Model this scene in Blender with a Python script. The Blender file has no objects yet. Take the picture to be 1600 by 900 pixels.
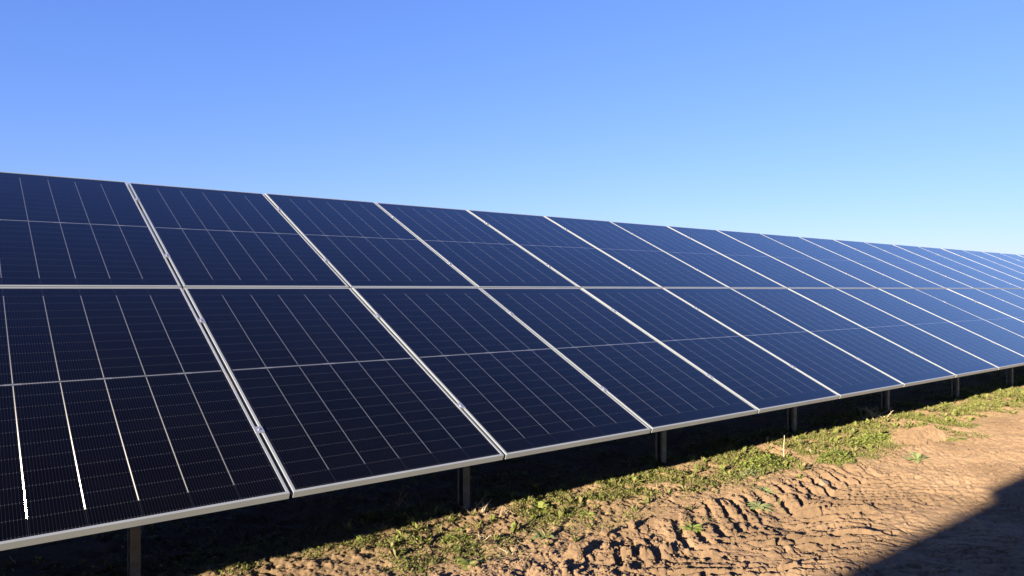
import bpy, bmesh, math, random
import numpy as np
from mathutils import Vector, Matrix

R = math.radians
SC = bpy.context.scene
COL = SC.collection
rng = np.random.default_rng(11)
random.seed(5)

# ------------------------------------------------------------------ camera
# world: x runs along the row (away to the right), y away from the camera, z up
CAM_Z = 1.6
F_PX, YAW, PITCH, ROLL = 1123.98, 0.65780, -0.0006, 0.0018
fw = Vector((math.sin(YAW) * math.cos(PITCH), math.cos(YAW) * math.cos(PITCH), math.sin(PITCH)))
rt = Vector((math.cos(YAW), -math.sin(YAW), 0))
up = rt.cross(fw)
rt2 = math.cos(ROLL) * rt + math.sin(ROLL) * up
up2 = -math.sin(ROLL) * rt + math.cos(ROLL) * up
cam = bpy.data.objects.new('camera', bpy.data.cameras.new('camera'))
COL.objects.link(cam)
m = Matrix.Identity(4)
for i in range(3):
    m[i][0], m[i][1], m[i][2] = rt2[i], up2[i], -fw[i]
m[2][3] = CAM_Z
cam.matrix_world = m
cam.data.sensor_width = 36
cam.data.lens = F_PX * 36 / 1600
cam.data.clip_end = 6000
SC.camera = cam

# ------------------------------------------------------------------ sky, sun, exposure
SUN_AZ, SUN_EL = R(252.5), R(12.8)
sun_dir = Vector((math.sin(SUN_AZ) * math.cos(SUN_EL), math.cos(SUN_AZ) * math.cos(SUN_EL), math.sin(SUN_EL)))
world = bpy.data.worlds.new('World')
SC.world = world
world.use_nodes = True
wn = world.node_tree
sky = wn.nodes.new('ShaderNodeTexSky')
sky.sky_type = 'NISHITA'
sky.sun_disc = False
sky.sun_elevation = SUN_EL
sky.sun_rotation = SUN_AZ
sky.altitude = 0
sky.air_density = 1.0
sky.dust_density = 0.3
sky.ozone_density = 4.0
# clear, deep winter-blue sky: soften the glare towards the horizon channel by channel
sep = wn.nodes.new('ShaderNodeSeparateColor'); comb = wn.nodes.new('ShaderNodeCombineColor')
wn.links.new(sky.outputs[0], sep.inputs[0])
for i, (gain, power) in enumerate(((0.79, 0.86), (0.90, 0.76), (2.10, 0.50))):
    p = wn.nodes.new('ShaderNodeMath'); p.operation = 'POWER'; p.inputs[1].default_value = power
    q = wn.nodes.new('ShaderNodeMath'); q.operation = 'MULTIPLY'; q.inputs[1].default_value = gain
    wn.links.new(sep.outputs[i], p.inputs[0]); wn.links.new(p.outputs[0], q.inputs[0]); wn.links.new(q.outputs[0], comb.inputs[i])
wn.links.new(comb.outputs[0], wn.nodes['Background'].inputs[0])
wn.nodes['Background'].inputs[1].default_value = 0.05
sl = bpy.data.lights.new('sun', 'SUN')
sl.energy = 5.0
sl.angle = R(0.53)
sl.color = (1.0, 0.855, 0.66)
sun = bpy.data.objects.new('sun', sl)
sun.rotation_euler = sun_dir.to_track_quat('Z', 'Y').to_euler()
COL.objects.link(sun)
SC.view_settings.view_transform = 'Standard'
SC.view_settings.look = 'None'
SC.view_settings.gamma = 1
SC.view_settings.use_curve_mapping = False
SC.view_settings.exposure = 2.3

# ------------------------------------------------------------------ helpers
def tag(o, label=None, cat=None, group=None, kind=None):
    if label: o['label'] = label
    if cat: o['category'] = cat
    if group: o['group'] = group
    if kind: o['kind'] = kind
    return o

def link(name, me, parent=None, mat=None):
    o = bpy.data.objects.new(name, me)
    COL.objects.link(o)
    if parent is not None: o.parent = parent
    if mat is not None and me is not None and not me.materials: me.materials.append(mat)
    return o

def empty(name, loc, rot=(0, 0, 0)):
    o = bpy.data.objects.new(name, None)
    o.location = loc
    o.rotation_euler = rot
    o.empty_display_size = 0.1
    COL.objects.link(o)
    return o

def np_mesh(name, verts, faces, smooth=False):
    """verts (n,3), faces (m,k) with constant k"""
    me = bpy.data.meshes.new(name)
    verts = np.asarray(verts, np.float32)
    faces = np.asarray(faces, np.int32)
    k = faces.shape[1]
    me.vertices.add(len(verts)); me.vertices.foreach_set('co', verts.ravel())
    me.loops.add(faces.size); me.loops.foreach_set('vertex_index', faces.ravel())
    me.polygons.add(len(faces))
    me.polygons.foreach_set('loop_start', np.arange(0, faces.size, k, dtype=np.int32))
    if smooth: me.polygons.foreach_set('use_smooth', np.ones(len(faces), bool))
    me.update(calc_edges=True)
    me.validate()
    return me

class MB:
    """collects boxes, bars and profiles into one mesh"""
    def __init__(s): s.bm = bmesh.new()
    def box(s, x0, x1, y0, y1, z0, z1):
        v = [s.bm.verts.new(c) for c in ((x0, y0, z0), (x1, y0, z0), (x1, y1, z0), (x0, y1, z0),
                                         (x0, y0, z1), (x1, y0, z1), (x1, y1, z1), (x0, y1, z1))]
        for f in ((3, 2, 1, 0), (4, 5, 6, 7), (0, 1, 5, 4), (1, 2, 6, 5), (2, 3, 7, 6), (3, 0, 4, 7)):
            s.bm.faces.new([v[i] for i in f])
        return s
    def prism(s, poly, a, b, axis='z'):
        """closed outline swept from a to b along an axis"""
        def P(u, v, w):
            return (u, v, w) if axis == 'z' else (w, u, v)
        lo = [s.bm.verts.new(P(u, v, a)) for u, v in poly]
        hi = [s.bm.verts.new(P(u, v, b)) for u, v in poly]
        n = len(poly)
        for i in range(n):
            s.bm.faces.new((lo[i], lo[(i + 1) % n], hi[(i + 1) % n], hi[i]))
        s.bm.faces.new(list(reversed(lo))); s.bm.faces.new(hi)
        return s
    def cyl(s, c, r, h, n=8):
        poly = [(c[0] + r * math.cos(2 * math.pi * i / n), c[1] + r * math.sin(2 * math.pi * i / n)) for i in range(n)]
        return s.prism(poly, c[2], c[2] + h)
    def tube(s, pts, r0, r1, n=5):
        pts = [Vector(p) for p in pts]
        rings = []
        for i, p in enumerate(pts):
            d = (pts[min(i + 1, len(pts) - 1)] - pts[max(i - 1, 0)]).normalized()
            a = d.orthogonal().normalized(); b = d.cross(a)
            r = r0 + (r1 - r0) * i / (len(pts) - 1)
            rings.append([s.bm.verts.new(p + (a * math.cos(2 * math.pi * k / n) + b * math.sin(2 * math.pi * k / n)) * r) for k in range(n)])
        for A, B in zip(rings, rings[1:]):
            for k in range(n):
                s.bm.faces.new((A[k], A[(k + 1) % n], B[(k + 1) % n], B[k]))
        s.bm.faces.new(rings[-1])
        return s
    def mesh(s, name, bevel=0, seg=1):
        bmesh.ops.recalc_face_normals(s.bm, faces=s.bm.faces)
        if bevel:
            bmesh.ops.bevel(s.bm, geom=[e for e in s.bm.edges], offset=bevel, segments=seg, affect='EDGES', profile=0.6)
        me = bpy.data.meshes.new(name)
        s.bm.to_mesh(me); s.bm.free()
        return me

# ---- numpy value noise
def _hash(ix, iy, seed):
    h = (ix.astype(np.int64) * 374761393 + iy.astype(np.int64) * 668265263 + seed * 1442695041) & 0xffffffff
    h = ((h ^ (h >> 13)) * 1274126177) & 0xffffffff
    h = ((h ^ (h >> 16)) * 2246822519) & 0xffffffff
    return ((h ^ (h >> 15)) & 0xffffff) / float(0xffffff)

def vnoise(x, y, seed=0):
    ix, iy = np.floor(x), np.floor(y)
    fx, fy = x - ix, y - iy
    ux, uy = fx * fx * fx * (fx * (fx * 6 - 15) + 10), fy * fy * fy * (fy * (fy * 6 - 15) + 10)
    a, b = _hash(ix, iy, seed), _hash(ix + 1, iy, seed)
    c, d = _hash(ix, iy + 1, seed), _hash(ix + 1, iy + 1, seed)
    return (a + (b - a) * ux) * (1 - uy) + (c + (d - c) * ux) * uy - 0.5

def fbm(x, y, scale, oct=4, seed=0, gain=0.5):
    t = np.zeros_like(x); a = 1.0; f = 1.0 / scale
    for o in range(oct):
        t += a * vnoise(x * f + 17.3 * o, y * f - 9.1 * o, seed + o); a *= gain; f *= 2.03
    return t

def worley(x, y, scale, seed=0):
    """distance to nearest and second nearest random point (cell units)"""
    X, Y = x / scale, y / scale
    ix, iy = np.floor(X), np.floor(Y)
    d1 = np.full_like(X, 9.0); d2 = np.full_like(X, 9.0)
    for dx in (-1, 0, 1):
        for dy in (-1, 0, 1):
            cx, cy = ix + dx, iy + dy
            px = cx + _hash(cx, cy, seed); py = cy + _hash(cx, cy, seed + 7)
            d = np.hypot(X - px, Y - py)
            d2 = np.where(d < d1, d1, np.minimum(d2, d)); d1 = np.minimum(d1, d)
    return d1, d2

def plates(x, y, scale, seed=0):
    """random height per cell (0..1), falling to 0 at the cell's cracked border"""
    X, Y = x / scale, y / scale
    ix, iy = np.floor(X), np.floor(Y)
    d1 = np.full_like(X, 9.0); d2 = np.full_like(X, 9.0); hh = np.zeros_like(X); sx = np.zeros_like(X); sy = np.zeros_like(X)
    for dx in (-1, 0, 1):
        for dy in (-1, 0, 1):
            cx, cy = ix + dx, iy + dy
            rx, ry = _hash(cx, cy, seed), _hash(cx, cy, seed + 7)
            ex, ey = X - cx - rx, Y - cy - ry
            d = np.hypot(ex, ey)
            n = d < d1
            d2 = np.where(n, d1, np.minimum(d2, d)); d1 = np.minimum(d1, d)
            # every plate is tilted its own way
            hh = np.where(n, _hash(cx, cy, seed + 11) + (rx - .5) * ex * 1.2 + (ry - .5) * ey * 1.2, hh)
    return hh * np.clip((d2 - d1) / 0.22, 0, 1)

def sstep(a, b, t):
    t = np.clip((t - a) / (b - a), 0, 1)
    return t * t * (3 - 2 * t)

# ------------------------------------------------------------------ materials
def mat(name):
    M = bpy.data.materials.new(name); M.use_nodes = True
    nt = M.node_tree
    return M, nt, nt.nodes['Principled BSDF'], nt.nodes['Material Output']

def N(nt, typ, **kw):
    n = nt.nodes.new(typ)
    for k, v in kw.items():
        if k.startswith('i_'):
            n.inputs[int(k[2:]) if k[2:].isdigit() else k[2:]].default_value = v
        else: setattr(n, k, v)
    return n

def math_n(nt, op, a, b=None, c=None):
    n = nt.nodes.new('ShaderNodeMath'); n.operation = op
    for i, v in enumerate((a, b, c)):
        if v is None: continue
        if isinstance(v, (int, float)): n.inputs[i].default_value = v
        else: nt.links.new(v, n.inputs[i])
    return n.outputs[0]

def mixcol(nt, fac, a, b):
    n = nt.nodes.new('ShaderNodeMix'); n.data_type = 'RGBA'
    if isinstance(fac, (int, float)): n.inputs[0].default_value = fac
    else: nt.links.new(fac, n.inputs[0])
    for s, v in ((6, a), (7, b)):
        if isinstance(v, tuple): n.inputs[s].default_value = v if len(v) == 4 else (*v, 1)
        else: nt.links.new(v, n.inputs[s])
    return n.outputs[2]

def ramp(nt, fac, stops):
    n = nt.nodes.new('ShaderNodeValToRGB')
    el = n.color_ramp.elements
    while len(el) < len(stops): el.new(0.5)
    for e, (p, c) in zip(el, stops):
        e.position = p; e.color = (*c, 1)
    nt.links.new(fac, n.inputs[0])
    return n.outputs[0]

# panel geometry (metres)
PW, PL, GAPX, GAPY = 1.303, 2.384, 0.020, 0.020
PITCH_X = PW + GAPX
TILT = 0.43820
S0, YM, ZM = 1.3135, 5.6435, CAM_Z + 0.0015
RIM = 0.0145
MARG = 0.0235                       # frame outer edge to first cell
CW = (PW - 2 * MARG) / 6            # cell pitch across
MIDGAP = 0.018
HALF = (PL - 2 * MARG - MIDGAP) / 2
CH = HALF / 11                      # half-cell pitch along the slope

def make_glass_mat():
    M, nt, bs, out = mat('solar_cells')
    tc = N(nt, 'ShaderNodeTexCoord')
    sp = N(nt, 'ShaderNodeSeparateXYZ'); nt.links.new(tc.outputs['Object'], sp.inputs[0])
    x = math_n(nt, 'SUBTRACT', sp.outputs[0], MARG)
    # fold the two halves of the module onto each other
    yc = math_n(nt, 'ABSOLUTE', math_n(nt, 'SUBTRACT', sp.outputs[1], PL / 2))
    y = math_n(nt, 'SUBTRACT', yc, MIDGAP / 2)
    def line(v, period, width):
        f = math_n(nt, 'FRACT', math_n(nt, 'ADD', math_n(nt, 'DIVIDE', v, period), 0.5))
        d = math_n(nt, 'MULTIPLY', math_n(nt, 'ABSOLUTE', math_n(nt, 'SUBTRACT', f, 0.5)), period)
        return math_n(nt, 'LESS_THAN', d, width / 2)
    wire = line(math_n(nt, 'ADD', x, CW / 32), CW / 16, 0.0011)     # round connector wires, 16 to a cell
    row = line(y, CH, 0.0016)                                        # gap between half cells
    pad = line(y, CH, 0.011)                                         # solder pads at the cell ends
    padw = math_n(nt, 'MULTIPLY', math_n(nt, 'MULTIPLY', wire, pad), 1.0)
    col = line(x, CW, 0.0022)
    # every cell a slightly different blue black
    comb = N(nt, 'ShaderNodeCombineXYZ')
    nt.links.new(math_n(nt, 'FLOOR', math_n(nt, 'DIVIDE', x, CW)), comb.inputs[0])
    nt.links.new(math_n(nt, 'FLOOR', math_n(nt, 'DIVIDE', sp.outputs[1], CH)), comb.inputs[1])
    oi = N(nt, 'ShaderNodeObjectInfo')
    nt.links.new(math_n(nt, 'MULTIPLY', oi.outputs['Random'], 40.0), comb.inputs[2])
    wn_ = N(nt, 'ShaderNodeTexWhiteNoise', noise_dimensions='3D'); nt.links.new(comb.outputs[0], wn_.inputs[0])
    c = mixcol(nt, wn_.outputs[0], (0.0005, 0.0005, 0.0010), (0.0008, 0.0008, 0.0016))
    c = mixcol(nt, math_n(nt, 'MULTIPLY', wire, 0.55), c, (0.017, 0.018, 0.022))
    c = mixcol(nt, math_n(nt, 'MULTIPLY', row, 0.32), c, (0.04, 0.042, 0.055))
    c = mixcol(nt, math_n(nt, 'MULTIPLY', padw, 0.42), c, (0.10, 0.11, 0.12))
    c = mixcol(nt, math_n(nt, 'MULTIPLY', col, 0.4), c, (0.03, 0.032, 0.045))
    # thin film of dust
    nz = N(nt, 'ShaderNodeTexNoise'); nz.inputs['Scale'].default_value = 2.2; nz.inputs['Detail'].default_value = 6
    nt.links.new(tc.outputs['Object'], nz.inputs['Vector'])
    c = mixcol(nt, math_n(nt, 'MULTIPLY', nz.outputs[0], 0.004), c, (0.30, 0.24, 0.18))
    nt.links.new(c, bs.inputs['Base Color'])
    bs.inputs['Roughness'].default_value = 0.5
    bs.inputs['Specular IOR Level'].default_value = 0.0
    # anti-reflective solar glass: next to nothing face on, a mirror at grazing angles
    lw = N(nt, 'ShaderNodeLayerWeight'); lw.inputs['Blend'].default_value = 0.5
    f = math_n(nt, 'ADD', math_n(nt, 'MULTIPLY', math_n(nt, 'POWER', lw.outputs['Facing'], 4.8), 1.0), 0.003)
    gl = N(nt, 'ShaderNodeBsdfGlossy'); gl.inputs['Roughness'].default_value = 0.10; gl.inputs['Color'].default_value = (1, 1, 1, 1)
    mx = N(nt, 'ShaderNodeMixShader'); nt.links.new(f, mx.inputs[0]); nt.links.new(bs.outputs[0], mx.inputs[1]); nt.links.new(gl.outputs[0], mx.inputs[2])
    nt.links.new(mx.outputs[0], out.inputs[0])
    return M
M_GLASS = make_glass_mat()

def make_strip_mat(prism=True):
    """white film between the cell columns, embossed with slanted prisms that throw the sun sideways"""
    M, nt, bs, out = mat('prism_film' if prism else 'white_film')
    bs.inputs['Base Color'].default_value = (0.060, 0.064, 0.070, 1) if prism else (0.11, 0.115, 0.125, 1)
    bs.inputs['Roughness'].default_value = 0.35
    bs.inputs['Coat Weight'].default_value = 1.0; bs.inputs['Coat IOR'].default_value = 1.35; bs.inputs['Coat Roughness'].default_value = 0.11
    bs.inputs['Specular IOR Level'].default_value = 0.1
    if prism:
        n = Vector((0, -math.sin(TILT), math.cos(TILT))); u = Vector((0, math.cos(TILT), math.sin(TILT)))
        a = R(55.0); d = Vector((-0.73, 0, 0)) - u * 0.69
        h = (n * math.cos(a) + d.normalized() * math.sin(a)).normalized()
        nv = N(nt, 'ShaderNodeCombineXYZ')
        for i in range(3): nv.inputs[i].default_value = h[i]
        sh = bs.outputs[0]
        for rough, w in ((0.120, 0.012), (0.25, 0.004)):
            g = N(nt, 'ShaderNodeBsdfGlossy'); g.inputs['Roughness'].default_value = rough
            g.inputs['Color'].default_value = (1, 1, 1, 1)
            nt.links.new(nv.outputs[0], g.inputs['Normal'])
            mx = N(nt, 'ShaderNodeMixShader'); mx.inputs[0].default_value = w
            nt.links.new(sh, mx.inputs[1]); nt.links.new(g.outputs[0], mx.inputs[2]); sh = mx.outputs[0]
        nt.links.new(sh, out.inputs[0])
    return M
M_STRIP = make_strip_mat(True)
M_CENTRE = make_strip_mat(False)

def make_metal(name, col, metallic, rough, var=0.15, scale=3.0):
    M, nt, bs, out = mat(name)
    tc = N(nt, 'ShaderNodeTexCoord')
    nz = N(nt, 'ShaderNodeTexNoise'); nz.inputs['Scale'].default_value = scale; nz.inputs['Detail'].default_value = 5
    nt.links.new(tc.outputs['Object'], nz.inputs['Vector'])
    dark = tuple(c * (1 - var) for c in col); lite = tuple(min(1, c * (1 + var)) for c in col)
    nt.links.new(ramp(nt, nz.outputs[0], [(0.3, dark), (0.7, lite)]), bs.inputs['Base Color'])
    bs.inputs['Metallic'].default_value = metallic
    bs.inputs['Roughness'].default_value = rough
    return M
M_ALU = make_metal('anodised_aluminium', (0.250, 0.268, 0.27), 0.3, 0.38, 0.06)
M_GALV = make_metal('galvanised_steel', (0.17, 0.18, 0.165), 0.3, 0.5, 0.3, 14.0)
M_CLAMP = make_metal('bright_clamp_metal', (0.32, 0.33, 0.35), 0.6, 0.35, 0.1)
M_BACK = make_metal('module_back_glass', (0.03, 0.03, 0.04), 0.0, 0.2, 0.1)

def make_soil():
    M, nt, bs, out = mat('dry_brown_soil')
    tc = N(nt, 'ShaderNodeTexCoord'); P = tc.outputs['Object']
    def nz(scale, det=6, rough=0.55):
        n = N(nt, 'ShaderNodeTexNoise'); n.inputs['Scale'].default_value = scale
        n.inputs['Detail'].default_value = det; n.inputs['Roughness'].default_value = rough
        nt.links.new(P, n.inputs['Vector']); return n.outputs[0]
    big = ramp(nt, nz(1.3), [(0.3, (0.098, 0.066, 0.040)), (0.52, (0.141, 0.095, 0.057)), (0.72, (0.176, 0.121, 0.074))])
    mid = ramp(nt, nz(22, 8, 0.65), [(0.32, (0.76, 0.73, 0.70)), (0.5, (1, 1, 1)), (0.72, (1.10, 1.08, 1.05))])
    mul = N(nt, 'ShaderNodeMix', data_type='RGBA', blend_type='MULTIPLY'); mul.inputs[0].default_value = 1
    nt.links.new(big, mul.inputs[6]); nt.links.new(mid, mul.inputs[7])
    # strawy litter where the plants grow
    at = N(nt, 'ShaderNodeAttribute', attribute_name='litter')
    lit = ramp(nt, nz(60, 4, 0.7), [(0.35, (0.075, 0.055, 0.025)), (0.5, (0.145, 0.105, 0.052)), (0.68, (0.22, 0.17, 0.095))])
    fac = math_n(nt, 'MULTIPLY', at.outputs['Fac'], ramp(nt, nz(9, 5), [(0.35, (0.1,) * 3), (0.6, (0.9,) * 3)]))
    c = mixcol(nt, fac, mul.outputs[2], lit)
    nt.links.new(c, bs.inputs['Base Color'])
    bs.inputs['Roughness'].default_value = 0.95
    bs.inputs['Specular IOR Level'].default_value = 0.15
    bs.inputs['Diffuse Roughness'].default_value = 1.0
    b = N(nt, 'ShaderNodeBump'); b.inputs['Strength'].default_value = 0.7; b.inputs['Distance'].default_value = 0.010
    nt.links.new(nz(95, 8, 0.75), b.inputs['Height']); nt.links.new(b.outputs[0], bs.inputs['Normal'])
    return M
M_SOIL = make_soil()

def make_leaf(name, cols, trans=0.25):
    M, nt, bs, out = mat(name)
    g = N(nt, 'ShaderNodeNewGeometry')
    k = len(cols)
    c = ramp(nt, g.outputs['Random Per Island'], [(i / max(1, k - 1), cc) for i, cc in enumerate(cols)])
    nt.links.new(c, bs.inputs['Base Color'])
    bs.inputs['Roughness'].default_value = 0.6
    bs.inputs['Specular IOR Level'].default_value = 0.25
    bs.inputs['Diffuse Roughness'].default_value = 0.5
    if trans:
        t = N(nt, 'ShaderNodeBsdfTranslucent'); nt.links.new(c, t.inputs[0])
        mx = N(nt, 'ShaderNodeMixShader'); mx.inputs[0].default_value = trans
        nt.links.new(bs.outputs[0], mx.inputs[1]); nt.links.new(t.outputs[0], mx.inputs[2]); nt.links.new(mx.outputs[0], out.inputs[0])
    return M
M_GREEN = make_leaf('low_green_leaves', [(0.085, 0.105, 0.026), (0.15, 0.175, 0.042), (0.21, 0.23, 0.06), (0.16, 0.18, 0.05), (0.16, 0.13, 0.06), (0.26, 0.22, 0.11)], 0.4)
M_WEED = make_leaf('fresh_weed_leaves', [(0.12, 0.155, 0.034), (0.18, 0.22, 0.05), (0.24, 0.27, 0.075)], 0.4)
M_SAGE = make_leaf('pale_weed_leaves', [(0.14, 0.17, 0.065), (0.20, 0.235, 0.095), (0.25, 0.275, 0.13)], 0.4)
M_DRY = make_leaf('dry_straw', [(0.11, 0.08, 0.04), (0.20, 0.15, 0.075), (0.29, 0.23, 0.13)], 0.1)
M_STALK = make_leaf('dead_stalk', [(0.30, 0.25, 0.165), (0.36, 0.30, 0.21)], 0)
M_TWIG = make_leaf('dead_twigs', [(0.24, 0.18, 0.12), (0.36, 0.28, 0.19)], 0)
M_STONE = make_metal('pale_stone', (0.17, 0.125, 0.08), 0, 0.9, 0.25, 30)

# ------------------------------------------------------------------ ground relief
GREEN = [  # x, y, rx, ry, strength : patches of low green growth
    (4.65, 4.10, .55, .16, 1.0), (5.7, 4.05, .5, .16, .9), (5.35, 3.65, .35, .14, .7), (6.3, 4.05, .5, .15, .9),
    (6.5, 3.75, .4, .16, .7), (7.3, 3.75, .6, .20, 1.0), (7.0, 4.10, .6, .14, 1.0), (8.2, 4.05, .8, .16, 1.0),
    (7.4, 3.5, .35, .12, .8), (6.4, 3.40, .22, .11, .7), (4.2, 3.80, .35, .14, .7), (3.7, 3.95, .3, .10, .6),
    (4.7, 3.65, .3, .12, .7), (3.2, 4.08, .2, .08, .5), (2.5, 3.78, .16, .12, 1.0), (2.2, 3.65, .22, .14, 1.0),
    (2.62, 3.50, .14, .12, .9), (1.98, 4.15, .16, .06, .9), (2.25, 4.02, .2, .07, .6), (1.3, 4.20, .08, .05, .9),
    (3.6, 3.50, .25, .09, .4), (9.6, 4.0, .9, .20, .8), (11.3, 4.0, 1.2, .25, .8), (13.5, 4.0, 1.6, .35, .8),
    (10.7, 3.7, .4, .10, .5), (16.5, 4.0, 2.0, .5, .7), (3.9, 3.05, .16, .07, .6), (4.65, 3.02, .12, .06, .5),
    (8.5, 3.15, .35, .12, .3), (5.0, 3.9, .4, .1, .5), (2.75, 3.95, .25, .08, .4), (1.7, 4.15, .2, .05, .4)]
def green_density(x, y):
    t = np.zeros_like(x)
    for (cx, cy, rx, ry, s) in GREEN:
        t = np.maximum(t, s * np.exp(-((x - cx) / rx) ** 2 - ((y - cy) / ry) ** 2))
    under = sstep(4.15, 4.6, y) * (1 - sstep(9.0, 11, y)) * 0.38
    t = np.maximum(t, under)
    strip = sstep(3.30, 3.85, y + 0.5 * fbm(x, y, 0.7, 3, 33)) * sstep(1.6, 4.4, x)
    n = fbm(x, y, 0.30, 4, 31)
    return np.maximum(t * sstep(-0.35, 0.25, n), 0.60 * strip * sstep(-0.14, 0.24, n))

def track_y(x): return 2.83 + 0.05 * np.sin(x * 1.3) + 0.02 * (x - 4)

def height(x, y):
    h = 0.030 * fbm(x, y, 1.4, 3, 1) + 0.016 * fbm(x, y, 0.33, 3, 5)
    near = np.exp(-np.maximum(0, np.hypot(x, y) - 12) / 8.0)
    veg = sstep(3.25, 3.6, y + 0.15 * fbm(x, y, 0.8, 2, 77))
    # fine crumb everywhere
    h += near * (0.011 * fbm(x, y, 0.075, 4, 9, 0.68)) * (0.75 + 0.6 * veg)
    # tyre tread: chevron lugs either side of the track's middle
    yc = track_y(x)
    v = y - yc + 0.05 * fbm(x, y, 0.4, 2, 41)
    along = sstep(2.75, 3.35, x) * (1 - sstep(5.3, 6.9, x))
    band = (1 - sstep(0.33, 0.50, np.where(v > 0, v, -v * 0.75)))
    wob = 0.10 * fbm(x, y, 0.45, 2, 51) + 0.035 * fbm(x, y, 0.11, 3, 53)
    per = 0.165
    ph = (x - np.abs(v) * np.where(v > 0, 0.85, 1.5) + wob) / per
    cell = np.floor(ph)
    s = np.abs((ph - cell) - 0.5) * 2
    lug = sstep(0.30, 0.58, s) - 0.5
    strength = 0.35 + 0.9 * _hash(cell, np.where(v > 0, 1.0, 0.0), 8)
    keep = sstep(-0.28, 0.10, fbm(x, y, 0.24, 3, 61))
    amp = 0.062 * along * band * (0.22 + 0.78 * keep) * strength * np.where(v > 0, 1.0, 0.85)
    h += amp * lug - 0.014 * along * band
    h += along * band * 0.012 * fbm(x, y, 0.06, 4, 63, 0.6)
    # ridge squeezed up beside the tyre
    h += 0.020 * along * np.exp(-((v - 0.47) / 0.10) ** 2) * (0.6 + 2 * fbm(x, y, 0.2, 3, 71))
    # smeared mud: short broken steps, stretched along the slip direction of the tyre
    bare = 1 - sstep(3.15, 3.55, y + 0.2 * fbm(x, y, 0.5, 2, 79))
    g = sstep(4.6, 5.8, x + 0.8 * (y - 2.4))             # left: along (1,-1), right: along (1,1)
    def steps(ax, ay, sd):
        uu = (x * ax + y * ay); ww = (-x * ay + y * ax)
        t = fbm(uu + 0.10 * fbm(x, y, .2, 2, sd + 3), ww * 4.2 + 0.35 * fbm(x, y, .25, 2, sd + 5), 0.30, 4, sd, 0.6)
        return np.abs(t)
    r1 = steps(0.707, -0.707, 81); r2 = steps(0.76, 0.65, 91)
    rr_ = r1 * (1 - g) + r2 * g
    sm = bare * sstep(2.9, 3.8, x) * (1 - sstep(8.0, 13, x)) * (0.35 + 0.65 * sstep(-0.3, 0.25, fbm(x, y, 0.6, 3, 95)))
    cut = sstep(0.0, 0.085, rr_)
    h += sm * (0.020 * (cut - 1) + 0.020 * (np.minimum(rr_, 0.3) - 0.15)) * (1 - 0.5 * along * band)
    # cracks
    d1, d2 = worley(x + 0.05 * fbm(x, y, 0.09, 3, 14), y + 0.05 * fbm(x, y, 0.09, 3, 15), 0.11, 3)
    crack = sstep(0.0, 0.14, d2 - d1)
    h += near * (0.4 + 0.6 * bare) * 0.010 * (crack - 1) * sstep(-0.15, 0.2, fbm(x, y, 0.5, 2, 101))
    # rubble left of the tread
    rub = np.exp(-((x - 3.0) / 0.6) ** 4) * np.exp(-((y - 2.95) / 0.30) ** 4)
    wx, wy = x + 0.05 * fbm(x, y, 0.07, 3, 16), y + 0.05 * fbm(x, y, 0.07, 3, 17)
    h += rub * (0.025 * plates(wx, wy, 0.085, 23) ** 1.5 + 0.018 * plates(wx, wy, 0.040, 29))
    h += rub * 0.034 * fbm(x, y, 0.22, 3, 111)
    h += along * band * 0.009 * plates(wx, wy, 0.060, 37) * sstep(-.2, .2, fbm(x, y, 0.3, 2, 39))
    h += near * bare * (0.032 * fbm(x, y, 0.45, 4, 43, .55) + 0.006 * plates(wx, wy, 0.05, 47) * sstep(-.1, .25, fbm(x, y, 0.6, 2, 49)))
    # tussocky lumps in the planted strip
    h += veg * near * (0.022 * np.maximum(0, fbm(x, y, 0.20, 3, 121)) + 0.016 * fbm(x, y, 0.045, 3, 123, 0.7))
    # flattened far out
    far = np.exp(-np.maximum(0, np.hypot(x, y) - 40) / 60.0)
    return h * far

def axis(lo, dense0, dense1, hi, step):
    a = list(np.arange(dense0, dense1, step(dense0))) if False else []
    t = dense0
    while t < dense1:
        a.append(t); t += step(t)
    g = step(dense1); 
    while t < hi:
        a.append(t); g *= 1.12; t += g
    a.append(hi)
    t = dense0; g = step(dense0); b = []
    while True:
        g *= 1.12; t -= g
        if t < lo: break
        b.append(t)
    b.append(lo)
    return np.array(b[::-1] + a)
gx = axis(-2500, 1.0, 17.0, 2500, lambda t: max(0.0080, 0.0022 * t))
gy = axis(-2500, 1.3, 4.55, 2500, lambda t: 0.0080)
X, Y = np.meshgrid(gx, gy)
Z = height(X, Y)
nx, ny = len(gx), len(gy)
idx = np.arange(nx * ny).reshape(ny, nx)
faces = np.stack([idx[:-1, :-1], idx[:-1, 1:], idx[1:, 1:], idx[1:, :-1]], -1).reshape(-1, 4)
gme = np_mesh('ground', np.stack([X.ravel(), Y.ravel(), Z.ravel()], 1), faces, True)
litter = sstep(3.15, 3.55, Y + 0.25 * fbm(X, Y, 0.6, 3, 131)) * np.clip(0.35 + 0.9 * fbm(X, Y, 0.5, 3, 141) + 0.35, 0, 1)
at = gme.attributes.new('litter', 'FLOAT', 'POINT'); at.data.foreach_set('value', litter.ravel().astype(np.float32))
ground = link('ground', gme, None, M_SOIL); tag(ground, kind='structure')

def gz(x, y):
    return float(height(np.array([float(x)]), np.array([float(y)]))[0])

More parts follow.
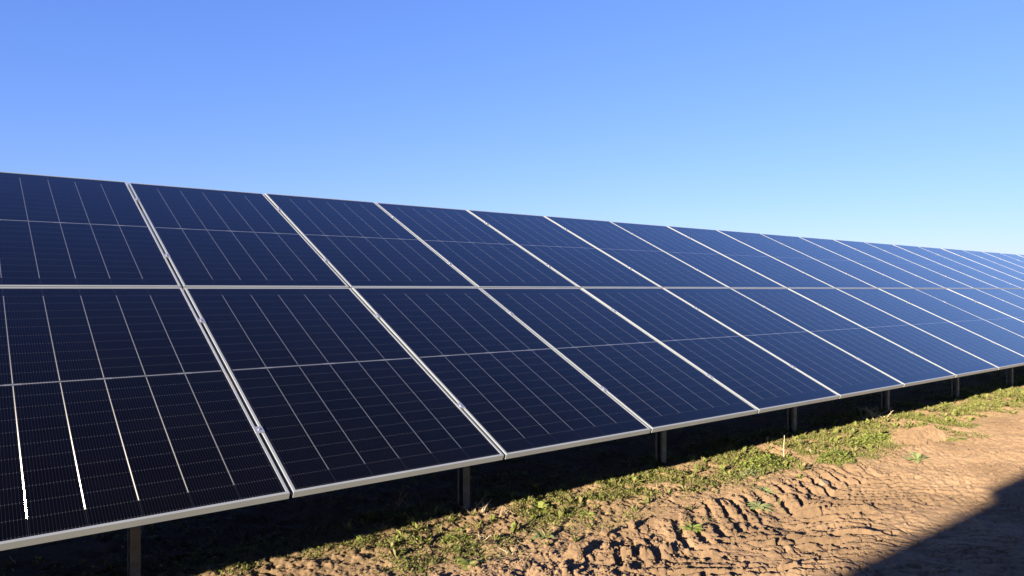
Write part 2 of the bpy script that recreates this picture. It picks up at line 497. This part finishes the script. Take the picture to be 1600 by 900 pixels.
# ------------------------------------------------------------------ solar panels
def ring_mesh():
    """aluminium frame: rim on top, outer wall, inner wall; z = 0 is the rim's top"""
    bm = bmesh.new()
    H = 0.035
    def rect(i, z): return [bm.verts.new(c) for c in ((i, i, z), (PW - i, i, z), (PW - i, PL - i, z), (i, PL - i, z))]
    c = 0.0012
    loops = [rect(0.0, -H), rect(0.0, -c), rect(c * 0.35, -c * 0.35), rect(c, 0), rect(RIM - c * .7, 0), rect(RIM, -c * .7), rect(RIM, -0.0065), rect(0.0030, -0.0066), rect(0.0030, -H + 0.002), rect(0.028, -H + 0.002), rect(0.028, -H)]
    for A, B in zip(loops, loops[1:] + loops[:1]):
        for k in range(4):
            bm.faces.new((A[k], A[(k + 1) % 4], B[(k + 1) % 4], B[k]))
    bmesh.ops.recalc_face_normals(bm, faces=bm.faces)
    me = bpy.data.meshes.new('frame'); bm.to_mesh(me); bm.free()
    return me
ME_FRAME = ring_mesh(); ME_FRAME.materials.append(M_ALU)
ME_GLASS = MB().box(RIM - 0.004, PW - RIM + 0.004, RIM - 0.004, PL - RIM + 0.004, -0.0062, -0.0022).mesh('glass_sheet'); ME_GLASS.materials.append(M_GLASS)
def strip_mesh():
    b = MB(); hw = 0.0021
    y0, y1 = MARG + CH, PL - MARG - CH
    ym0, ym1 = PL / 2 - MIDGAP / 2 - 0.002, PL / 2 + MIDGAP / 2 + 0.002
    b.box(-hw, hw, y0, ym0, -0.0022, -0.0018); b.box(-hw, hw, ym1, y1, -0.0022, -0.0018)
    return b.mesh('prism_strip')
ME_STRIP = strip_mesh(); ME_STRIP.materials.append(M_STRIP)
def centre_mesh():
    b = MB(); y = PL / 2; z0, z1 = -0.0022, -0.0019
    xs = [MARG]
    for k in (1, 3, 5): xs += [MARG + k * CW - 0.04, MARG + k * CW + 0.04]
    xs.append(PW - MARG)
    for i in range(len(xs) - 1):
        hw = 0.0062 if i % 2 else 0.0040
        b.box(xs[i], xs[i + 1], y - hw, y + hw, z0, z1)
    return b.mesh('centre_strip')
ME_CENTRE = centre_mesh(); ME_CENTRE.materials.append(M_CENTRE)
ME_BACK = MB().box(0.03, PW - 0.03, 0.03, PL - 0.03, -0.0105, -0.0067).mesh('back_sheet'); ME_BACK.materials.append(M_BACK)
ME_BOX = MB().box(-0.05, 0.05, -0.035, 0.035, -0.030, -0.0107).mesh('junction_box', 0.003); ME_BOX.materials.append(M_BACK)

ct, st = math.cos(TILT), math.sin(TILT)
def slope_pt(x, l, n=0.0):
    """point at row position x, l metres up the slope from the table's middle, n metres above the rim plane"""
    return Vector((x, YM + l * ct - n * st, ZM + l * st + n * ct))

def make_panel():
    t = empty('solar_module', (0, 0, 0))
    link('frame', ME_FRAME, t)
    g = link('glass_sheet', ME_GLASS, t)
    for k in range(1, 6):
        s = link('prism_strip', ME_STRIP, g); s.location = (MARG + k * CW, 0, 0)
    link('centre_strip', ME_CENTRE, g)
    b = link('back_sheet', ME_BACK, t)
    for k in (0.22, 0.5, 0.78):
        j = link('junction_box', ME_BOX, b); j.location = (PW * k, PL / 2, 0)
    return t
def copy_tree(o, parent=None):
    c = o.copy(); COL.objects.link(c)
    if parent is not None: c.parent = parent
    for ch in list(o.children): copy_tree(ch, c)
    return c
ORD = ['first', 'second', 'third', 'fourth', 'fifth', 'sixth', 'seventh', 'eighth', 'ninth', 'tenth', 'eleventh', 'twelfth',
       'thirteenth', 'fourteenth', 'fifteenth', 'sixteenth', 'seventeenth', 'eighteenth', 'nineteenth', 'twentieth',
       'twenty-first', 'twenty-second', 'twenty-third', 'twenty-fourth', 'twenty-fifth', 'twenty-sixth', 'twenty-seventh', 'twenty-eighth']
proto = make_panel()
NCOL = 28
first = True
for c in range(-1, NCOL - 1):
    for rowname, l0 in (('lower', -(GAPY / 2 + PL)), ('upper', GAPY / 2)):
        p = proto if first else copy_tree(proto)
        first = False
        jit = random.uniform(-0.0004, 0.0004)
        p.location = slope_pt(S0 + (c - 1) * PITCH_X + GAPX / 2, l0, jit)
        p.rotation_euler = (TILT + random.uniform(-.0012, .0012), random.uniform(-.0002, .0002), 0)
        look = 'near-black' if c < 2 else 'dark navy' if c < 5 else 'blue' if c < 9 else 'sky-blue'
        if c == -1: lab = 'dark solar panel of the %s row, left of all the others' % rowname
        elif c == 0: lab = ('dark solar panel with sun-lit strips, cut by the left edge, %s row' % rowname) if rowname == 'lower' else 'dark solar panel cut by the left edge, top left, upper row'
        else: lab = '%s solar panel in the %s row, %s whole column from the left' % (look, rowname, ORD[c - 1])
        tag(p, lab, 'solar panel', 'solar panels of the long tilted row')

# ------------------------------------------------------------------ rack: posts, rafters, purlins with clamps
rack = empty('mounting_rack', (S0, 4.37, 0))
tag(rack, 'galvanised steel rack of posts and rails carrying the long row of solar panels', 'panel rack')
def rack_part(name, me, loc, rot=(0, 0, 0), parent=rack, m=None):
    o = link(name, me, None, m)
    o.parent = parent
    o.location = Vector(loc) - (parent.location if parent is rack else Vector())
    o.rotation_euler = rot
    return o
# lipped channel, open to the left; front flange faces the camera
def channel(w, d, lip, t):
    return [(-w / 2, -d / 2), (w / 2, -d / 2), (w / 2, d / 2), (-w / 2, d / 2), (-w / 2, d / 2 - lip), (-w / 2 + t, d / 2 - lip),
            (-w / 2 + t, d / 2 - t), (w / 2 - t, d / 2 - t), (w / 2 - t, -d / 2 + t), (-w / 2 + t, -d / 2 + t), (-w / 2 + t, -d / 2 + lip), (-w / 2, -d / 2 + lip)]
DEPTH = 0.035
def under(y):      # height of the underside of the rails at a given y
    return ZM + (y - YM) * st / ct - (DEPTH + 0.105) / ct
PY, RY = 4.37, 7.05
zf, zr = under(PY) , under(RY)
me_f = MB().prism(channel(0.050, 0.085, 0.018, 0.004), -0.5, zf + 0.04).mesh('post')
me_r = MB().prism(channel(0.050, 0.085, 0.018, 0.004), -0.5, zr + 0.04).mesh('post')
me_raft = MB().prism(channel(0.05, 0.10, 0.018, 0.004), -1.98, 2.1).mesh('rafter')
for k in range(-1, 17):
    x = 0.77 + 2.165 * k
    rack_part('post', me_f, (x, PY, 0), m=M_GALV)
    rack_part('post', me_r, (x, RY, 0), m=M_GALV)
    r = rack_part('rafter', me_raft, slope_pt(x + 0.055, 0, -(DEPTH + 0.06 + 0.052)), (TILT - math.pi / 2, 0, 0), m=M_GALV)
xa, xb = S0 - 2.0 * PITCH_X - 0.1, S0 + (NCOL - 2) * PITCH_X + 0.1
me_pur = MB().prism([(-0.03, -0.06), (0.03, -0.06), (0.03, -0.056), (-0.026, -0.056), (-0.026, -0.004), (0.03, -0.004), (0.03, 0), (-0.03, 0)], 0, xb - xa, 'x').mesh('purlin')
def clamp_mesh():
    b = MB()
    b.box(-0.024, 0.024, -0.03, 0.03, 0.0004, 0.0040)
    b.box(-0.0085, -0.0055, -0.03, 0.03, -0.030, 0.0002); b.box(0.0055, 0.0085, -0.03, 0.03, -0.030, 0.0002)
    b.cyl((0, 0, 0.0042), 0.0075, 0.004, 6)
    return b.mesh('clamp', 0.0006)
me_cl = clamp_mesh()
for l in (-1.85, -0.545, 0.575, 1.89):
    pu = rack_part('purlin', me_pur, slope_pt(xa, l, -DEPTH - 0.001), (TILT, 0, 0), m=M_GALV)
    for c in range(-2, NCOL - 1):
        cl = link('clamp', me_cl, pu, M_CLAMP)
        cl.location = (S0 + c * PITCH_X - xa, 0, DEPTH + 0.001)

# ------------------------------------------------------------------ neighbouring array behind the camera (throws the shade on the track)
arr = empty('solar_array', (-4, -1.3, 0))
tag(arr, 'neighbouring row of solar panels behind the camera, shading the dirt track', 'solar panels')
me_slab = MB().box(0, PW, 0, PL, -0.035, 0).mesh('panel', 0.001); me_slab.materials.append(M_BACK)
TOPZ = ZM + (PL + GAPY / 2) * st
Y_EDGE = 2.09 - TOPZ * (-sun_dir.y / sun_dir.z)          # so its shade ends on the track where the photo shows it
for c in range(-12, 9):
    for l0 in (-(GAPY / 2 + PL), GAPY / 2):
        x = -4.50 + c * PITCH_X + GAPX
        dy = 0.13 if c >= 0 else 0.0  # invented offset of these panels, shaped to put a step in the shade's edge
        q = link('panel', me_slab, arr)
        l = l0 - (PL + GAPY / 2)
        q.location = Vector((x, Y_EDGE + dy + l * ct, TOPZ + l * st)) - arr.location
        q.rotation_euler = (TILT, 0, 0)
for k in range(-7, 6):
    for yy, me in ((-3.4, me_f), (-0.75, me_r)):
        q = link('post', me, arr, M_GALV)
        q.location = Vector((-4.2 + 2.158 * k, Y_EDGE + yy, 0)) - arr.location

def far_array(x0, n, y_off, label, name='solar_array'):
    t = empty(name, (x0, 4.37 + y_off, 0)); tag(t, label, 'solar panels')
    for c in range(n):
        for l0 in (-(GAPY / 2 + PL), GAPY / 2):
            q = link('panel', me_slab, t)
            q.location = slope_pt(x0 + c * PITCH_X, l0) + Vector((0, y_off, 0)) - t.location
            q.rotation_euler = (TILT, 0, 0)
    k = 0
    while k * 2.158 < n * PITCH_X:
        for yy, me in ((PY, me_f), (RY, me_r)):
            q = link('post', me, t, M_GALV); q.location = Vector((x0 + 0.4 + 2.158 * k, yy + y_off, 0)) - t.location
        k += 1
    return t
far_array(S0 - 12 * PITCH_X + GAPX / 2, 10, 0, 'continuation of the long solar row beyond the left edge of the picture')
far_array(S0 - 8 * PITCH_X, 36, 9.4, 'next solar row hidden behind the long row in front')

# ------------------------------------------------------------------ ground growth
def leaves(pos, length, width, az, el, curl=0.3):
    """pos (n,3): one diamond leaf per entry, bent once"""
    n = len(pos)
    d = np.stack([np.cos(az) * np.cos(el), np.sin(az) * np.cos(el), np.sin(el)], 1)
    s = np.stack([-np.sin(az), np.cos(az), np.zeros(n)], 1)
    L, W = length[:, None], width[:, None]
    mid = pos + d * L * 0.5
    tip = pos + d * L - np.array([0, 0, 1.0]) * (L * curl)
    V = np.stack([pos, mid + s * W / 2, tip, mid - s * W / 2], 1).reshape(-1, 3)
    F = np.arange(4 * n).reshape(n, 4)
    return V, F
def hv(x, y): return height(x, y)

def scatter(n_try, x0, x1, y0, y1, dens, power=1.0):
    x = x0 + (x1 - x0) * rng.random(n_try) ** power
    y = rng.uniform(y0, y1, n_try)
    k = rng.random(n_try) < dens(x, y)
    return x[k], y[k]
# green cover: clusters of small leaves
def cover(n_clusters, x0, x1, y0, y1, power, per, dens, lmin, lmax, spread):
    cx, cy = scatter(n_clusters, x0, x1, y0, y1, dens, power)
    k = np.repeat(np.arange(len(cx)), per)
    n = len(k)
    sc = 1 + np.maximum(0, cx[k] - 4) * 0.06
    x = cx[k] + rng.normal(0, spread, n) * sc; y = cy[k] + rng.normal(0, spread, n) * sc
    L = rng.uniform(lmin, lmax, n) * sc
    z = hv(x, y) - 0.003 + np.abs(rng.normal(0, 0.007, n)) * sc
    return leaves(np.stack([x, y, z], 1), L, L * rng.uniform(0.28, 0.6, n), rng.uniform(0, 6.283, n), rng.uniform(0.15, 1.2, n), 0.25)
def join(parts):
    Vs, Fs, o = [], [], 0
    for V, F in parts:
        Vs.append(V); Fs.append(F + o); o += len(V)
    return np.concatenate(Vs), np.concatenate(Fs)
def blades(n_try, x0, x1, y0, y1, power, dens, lmin, lmax):
    x, y = scatter(n_try, x0, x1, y0, y1, dens, power)
    n = len(x); sc = 1 + np.maximum(0, x - 4) * 0.05
    L = rng.uniform(lmin, lmax, n) * sc
    return leaves(np.stack([x, y, hv(x, y) - .003], 1), L, np.maximum(.0016, L * .09), rng.uniform(0, 6.283, n), rng.uniform(0.5, 1.45, n), .2)
def tufts(n_cl, x0, x1, y0, y1, power, dens, per, lmin, lmax):
    cx, cy = scatter(n_cl, x0, x1, y0, y1, dens, power)
    k = np.repeat(np.arange(len(cx)), per); n = len(k)
    big = rng.uniform(0.5, 1.25, len(cx))[k] * (1 + np.maximum(0, cx[k] - 4) * 0.05)
    x = cx[k] + rng.normal(0, .008, n); y = cy[k] + rng.normal(0, .008, n)
    L = rng.uniform(lmin, lmax, n) * big
    return leaves(np.stack([x, y, hv(x, y) - .003], 1), L, L * rng.uniform(.12, .3, n), rng.uniform(0, 6.283, n), rng.uniform(0.45, 1.35, n), .28)
V, F = join([cover(110000, 1.0, 17.5, 2.9, 4.6, 1.5, 8, lambda x, y: green_density(x, y), 0.010, 0.027, 0.028),
             cover(14000, 0.0, 26, 4.4, 9.5, 1.5, 8, lambda x, y: green_density(x, y) * 1.2, 0.015, 0.05, 0.03),
             tufts(9000, 2.0, 17.5, 3.0, 4.6, 1.4, lambda x, y: np.clip(green_density(x, y) * 1.1 - .15, 0, 1), 10, 0.025, 0.062),
             tufts(1500, 2.0, 14.0, 3.1, 4.5, 1.3, lambda x, y: sstep(3.15, 3.7, y) * (0.25 + 0.6 * green_density(x, y)), 14, 0.035, 0.095),
             blades(90000, 1.0, 17.5, 2.9, 4.7, 1.4, lambda x, y: green_density(x, y) * (0.3 + 0.7 * sstep(5, 7, x)), 0.018, 0.055)])
o = link('ground_cover', np_mesh('ground_cover', V, F), None, M_GREEN)
tag(o, 'low patchy green weeds spread over the strip in front of the panels', 'weeds', kind='stuff')
# dry litter: flat straws
def straw_d(x, y): return np.clip(sstep(3.1, 3.5, y + 0.2 * fbm(x, y, .6, 2, 131)) * (0.25 + 1.2 * np.maximum(0, fbm(x, y, .5, 3, 141) + .15)), 0, 1)
x, y = scatter(52000, 1.0, 17.5, 2.9, 4.7, straw_d, 1.5)
n = len(x); sc = 1 + np.maximum(0, x - 4) * 0.05
L = rng.gamma(2.2, 0.014, n) * sc
V, F = leaves(np.stack([x, y, hv(x, y) + 0.002], 1), L, np.full(n, 0.0022) * sc * rng.uniform(.7, 1.6, n), rng.uniform(0, 6.283, n), np.abs(rng.normal(0.12, 0.25, n)), 0.1)
o = link('dry_litter', np_mesh('dry_litter', V, F), None, M_DRY)
tag(o, 'dry straw and dead leaf litter lying among the low weeds', 'dry grass', kind='stuff')
# loose crumbs of soil
def blob_mesh(seed, sub=1):
    bm = bmesh.new(); bmesh.ops.create_icosphere(bm, subdivisions=sub, radius=1)
    rr = random.Random(seed)
    for v in bm.verts: v.co *= rr.uniform(0.7, 1.2)
    vs = np.array([v.co[:] for v in bm.verts]); fs = np.array([[v.index for v in f.verts] for f in bm.faces]); bm.free()
    return vs, fs
def crumb_d(x, y):
    return np.clip(np.exp(-((x - 2.9) / .7) ** 4 - ((y - 2.95) / .36) ** 4) + 0.14 * (y < 3.4) + 0.10 + 0.3 * np.exp(-((y - 3.25) / .15) ** 2) * (x < 6), 0, 1)
x, y = scatter(26000, 2.0, 10.0, 1.6, 4.3, crumb_d, 1.5)
parts = []
blobs = [blob_mesh(i) for i in range(6)]
zc = hv(x, y)
for i in range(len(x)):
    vs, fs = blobs[i % 6]
    r = min(0.020, 0.0024 + rng.gamma(1.1, 0.0030)) * (0.70 if x[i] > 4.5 else 1)
    a = rng.uniform(0, 6.28); ca, sa = math.cos(a), math.sin(a)
    s3 = vs * np.array([r * rng.uniform(.8, 1.5), r, r * rng.uniform(.5, .9)])
    p = np.stack([s3[:, 0] * ca - s3[:, 1] * sa + x[i], s3[:, 0] * sa + s3[:, 1] * ca + y[i], s3[:, 2]], 1)
    p[:, 2] += zc[i] + r * .25
    parts.append((p, fs))
V, F = join(parts)
o = link('soil_crumbs', np_mesh('soil_crumbs', V, F), None, M_SOIL)
tag(o, 'loose crumbs of brown soil along the tyre marks', 'soil crumbs', kind='stuff')

# ------------------------------------------------------------------ things on the ground
def rosette(x, y, r, n, el, w, mt, label, droop=0.35, name='weed', layers=3, group='weeds growing in front of the panels'):
    """broad leaved weed: bent three-piece leaves from one crown"""
    V, F = [], []
    for i in range(n):
        az = i * 2.399 + random.uniform(-.3, .3)
        e = el * random.uniform(0.35, 1.25)
        L = 1.2 * r * random.uniform(0.6, 1.1); W = L * w * random.uniform(.8, 1.2)
        d = np.array([math.cos(az), math.sin(az)]); s = np.array([-d[1], d[0]])
        base = len(V)
        for t, ww in ((0, .15), (.35, .8), (.7, 1.0), (1.0, .05)):
            hh = L * (math.sin(e) * t - droop * t * t)
            rr = L * math.cos(e) * t
            for k in (-1, 1):
                p = d * rr + s * (k * W * ww / 2)
                V.append((p[0], p[1], max(0.002, hh) + (0.10 * W * ww)))
        for q in range(3):
            a = base + 2 * q
            F.append((a, a + 1, a + 3, a + 2))
    me = np_mesh(name, V, F, True)
    o = link(name, me, None, mt); o.location = (x, y, gz(x, y) - 0.004)
    return tag(o, label, 'weed', group)
def bush(x, y, rx, ry, h, n, leaf, mt, label, name='weed'):
    a = rng.uniform(0, 6.283, n); q = np.sqrt(rng.random(n))
    px, py = rx * q * np.cos(a), ry * q * np.sin(a)
    top = h * (1 - q ** 2) * (0.75 + 0.5 * fbm(px + x, py + y, 0.09, 2, 3) + .2)
    pz = np.array(hv(px + x, py + y)) - gz(x, y) + top * rng.uniform(0.25, 1.0, n)
    L = leaf * rng.uniform(.6, 1.3, n)
    V, F = leaves(np.stack([px, py, pz], 1), L, L * rng.uniform(.5, .8, n), rng.uniform(0, 6.283, n), rng.uniform(-.1, 1.0, n), .3)
    o = link(name, np_mesh(name, V, F), None, mt); o.location = (x, y, gz(x, y))
    return tag(o, label, 'weed', 'weeds growing in front of the panels')
rosette(3.33, 3.98, .105, 20, .75, .34, M_WEED, 'spiky green weed at the shade edge, right of the post with twigs at its foot')
rosette(2.98, 3.53, .080, 18, .75, .36, M_SAGE, 'pale green weed on bare soil above the big clod')
rosette(2.33, 3.41, .085, 16, .55, .42, M_WEED, 'bright star-shaped weed at the bottom, in front of the green clump')
rosette(2.72, 3.66, .050, 10, .75, .3, M_WEED, 'tiny dark green weed right of the green clump')
rosette(3.82, 3.01, .085, 18, .6, .32, M_WEED, 'leafy weed on the left end of the tyre marks')
rosette(4.62, 3.04, .105, 22, .5, .26, M_SAGE, 'narrow-leaved weed rooted among the tyre marks')
rosette(5.0, 3.24, .11, 22, .7, .22, M_SAGE, 'grey-green tuft beside the tyre marks, below the leafy mound')
rosette(7.05, 2.98, .13, 26, .9, .26, M_SAGE, 'lone pale weed on the bare smooth soil at right')
rosette(8.3, 3.12, .13, 20, .5, .25, M_WEED, 'small weed right of the soil mound')
rosette(3.48, 3.62, .07, 16, .7, .25, M_WEED, 'small grassy weed on straw, between two rosettes and the tyre marks')
rosette(2.62, 3.98, .05, 10, .7, .3, M_WEED, 'tiny weed under the post with twigs')
bush(5.72, 3.72, .30, .20, .10, 900, .028, M_WEED, 'largest leafy green weed clump, left of the pale dead stalk')
bush(5.35, 3.60, .18, .10, .05, 300, .022, M_SAGE, 'flat grey-green weed clump, left of the largest one')
bush(6.42, 3.42, .22, .15, .10, 520, .030, M_WEED, 'fresh green weed clump at the edge of the bare soil')
bush(7.50, 3.62, .45, .15, .07, 900, .035, M_WEED, 'long bright green grassy clump left of the soil mound')
bush(2.50, 3.80, .10, .09, .07, 260, .020, M_WEED, 'rounded green weed below the post with twigs')
bush(2.45, 3.62, .12, .08, .06, 260, .020, M_GREEN, 'dark green weed clump at the bottom, left of the star-shaped one')
bush(2.10, 3.62, .16, .10, .05, 300, .018, M_GREEN, 'wide low green clump at the bottom, farthest left in the sun')
bush(1.28, 4.19, .045, .03, .04, 80, .015, M_WEED, 'small green weed at the shade edge near the bottom left')
bush(4.68, 3.60, .20, .08, .05, 300, .022, M_GREEN, 'low green clump between the straw patch and the bare soil')

# soil mound
def mound(x, y, rx, ry, h):
    n = 110
    u = np.linspace(-1, 1, n); U, W = np.meshgrid(u, u)
    px, py = x + U * rx * 1.25, y + W * ry * 1.25
    d = np.hypot(U * 1.25, W * 1.25) * (1 + 0.45 * fbm(px, py, 0.3, 3, 201))
    top = h * np.maximum(0, 1 - d ** 2.2) * (1 + 0.25 * fbm(px, py, 0.12, 3, 211)) + 0.035 * fbm(px, py, .08, 4, 221, 0.65) * (1 - sstep(.8, 1.1, d))
    pz = hv(px, py) + top - 0.03 * sstep(0.85, 1.1, d)
    idx = np.arange(n * n).reshape(n, n)
    F = np.stack([idx[:-1, :-1], idx[:-1, 1:], idx[1:, 1:], idx[1:, :-1]], -1).reshape(-1, 4)
    o = link('soil_mound', np_mesh('soil_mound', np.stack([px.ravel() - x, py.ravel() - y, pz.ravel()], 1), F, True), None, M_SOIL)
    o.location = (x, y, 0)
    return tag(o, 'rounded brown soil mound at the edge of the weeds, far right', 'soil mound')
mound(8.15, 3.40, .52, .25, .10)

def clod(x, y, s, label, name='clod', mt=None, seed=1, cat='clod', group=None, flat=(1, 1, 1)):
    rr = random.Random(seed)
    bm = bmesh.new(); bmesh.ops.create_icosphere(bm, subdivisions=4, radius=0.55)
    planes = [(Vector((rr.gauss(0, 1), rr.gauss(0, 1), rr.gauss(0, 1))).normalized(), rr.uniform(0.30, 0.46)) for _ in range(11)]
    co = np.array([v.co[:] for v in bm.verts])
    n1 = fbm(co[:, 0] + seed, co[:, 1] + 2 * co[:, 2], 0.35, 4, seed, 0.65)
    for v, q in zip(bm.verts, n1):
        for n, d in planes:                                  # broken facets
            e = v.co.dot(n) - d
            if e > 0: v.co -= n * e * 0.9
        v.co *= 1 + 0.30 * q
    me = bpy.data.meshes.new(name); bm.to_mesh(me); bm.free()
    o = link(name, me, None, mt or M_SOIL)
    o.location = (x, y, gz(x, y) + s * flat[2] * 0.32); o.scale = (s * flat[0], s * flat[1], s * flat[2]); o.rotation_euler = (rr.uniform(-.3, .3), rr.uniform(-.3, .3), rr.uniform(0, 3))
    return tag(o, label, cat, group)
clod(2.88, 3.13, .105, 'largest soil clod, casting a dark shadow at the left end of the tyre marks', seed=3)
clod(3.28, 3.27, .07, 'smaller upright soil clod behind the rubble', seed=5)
clod(2.33, 3.92, .06, 'reddish soil clod near the shade edge at the bottom left', seed=8)
clod(3.50, 3.24, .06, 'crumbly soil clod at the upper edge of the tyre marks', seed=11)
clod(5.60, 3.08, .085, 'round flat stone on the bare soil right of the tyre marks', 'stone', M_STONE, 9, 'stone', None, (1.1, .9, .5))
clod(5.43, 2.36, .022, 'tiny pebble near the edge of the big shadow', 'stone', M_STONE, 12, 'stone', None)

# dead stalks and twigs
def stalk(x, y, h, label, lean=(0.02, 0.0), r=0.006, mt=None, name='dead_stalk'):
    pts = [(lean[0] * t * t * h * 4 + 0.004 * math.sin(9 * t), lean[1] * t * h * 4, h * t) for t in (0, .2, .4, .6, .8, 1)]
    b = MB(); b.tube(pts, r, r * .55)
    o = link(name, b.mesh(name), None, mt or M_STALK); o.location = (x, y, gz(x, y) - .01)
    return tag(o, label, 'dead stalk')
def twigs(x, y, n, h, spread, label, r=0.003, mt=None):
    b = MB()
    for i in range(n):
        a = random.uniform(0, 6.28); L = h * random.uniform(.5, 1.1)
        bx, by = random.uniform(-.3, .3) * spread, random.uniform(-.15, .15) * spread
        dx, dy = math.cos(a) * random.uniform(.2, 1) * spread * .6, math.sin(a) * random.uniform(.2, .6) * spread * .5
        P = [Vector((bx + dx * t + random.uniform(-.008, .008), by + dy * t, L * t * (1.15 - .3 * t))) for t in (0, .33, .66, 1)]
        b.tube(P, r, r * .4, 4)
        for f in (1, 2):
            if random.random() < .7:
                q = P[f]; e = Vector((random.uniform(-1, 1), random.uniform(-.6, .6), random.uniform(.1, 1))).normalized() * L * random.uniform(.25, .5)
                b.tube([q, q + e * .5 + Vector((0, 0, .004)), q + e], r * .6, r * .3, 4)
    o = link('dry_twigs', b.mesh('dry_twigs'), None, mt or M_TWIG); o.location = (x, y, gz(x, y) - .005)
    return tag(o, label, 'twigs')
stalk(6.16, 3.79, .235, 'pale upright dead stalk standing right of the largest weed clump', (0.012, 0.0), .0052)
twigs(6.50, 4.20, 2, .12, .10, 'small dark forked twig at the shade edge left of the pale stalk', .005)
twigs(8.80, 4.24, 12, .17, .75, 'bundle of dry forked twigs at the shade edge, third post from right', .0055, M_STALK)
twigs(2.95, 4.20, 8, .11, .22, 'tangle of dry twigs at the foot of the second post from left', .0035, M_STALK)
twigs(3.05, 4.02, 7, .07, .26, 'dry twigs lying in the sun right of the second post', .0028)
twigs(2.66, 3.70, 6, .05, .24, 'thin pale twigs lying over the green clump', .0025, M_STALK)
twigs(2.62, 3.42, 5, .05, .20, 'thin twigs on bare soil right of the star-shaped weed', .0028, M_STALK)
twigs(12.4, 4.36, 9, .14, .9, 'dry grass stalks at the shade edge below the rightmost posts', .0045, M_STALK)
twigs(2.55, 4.55, 6, .22, .35, 'thin dead stems in the shade left of the second post', .003)
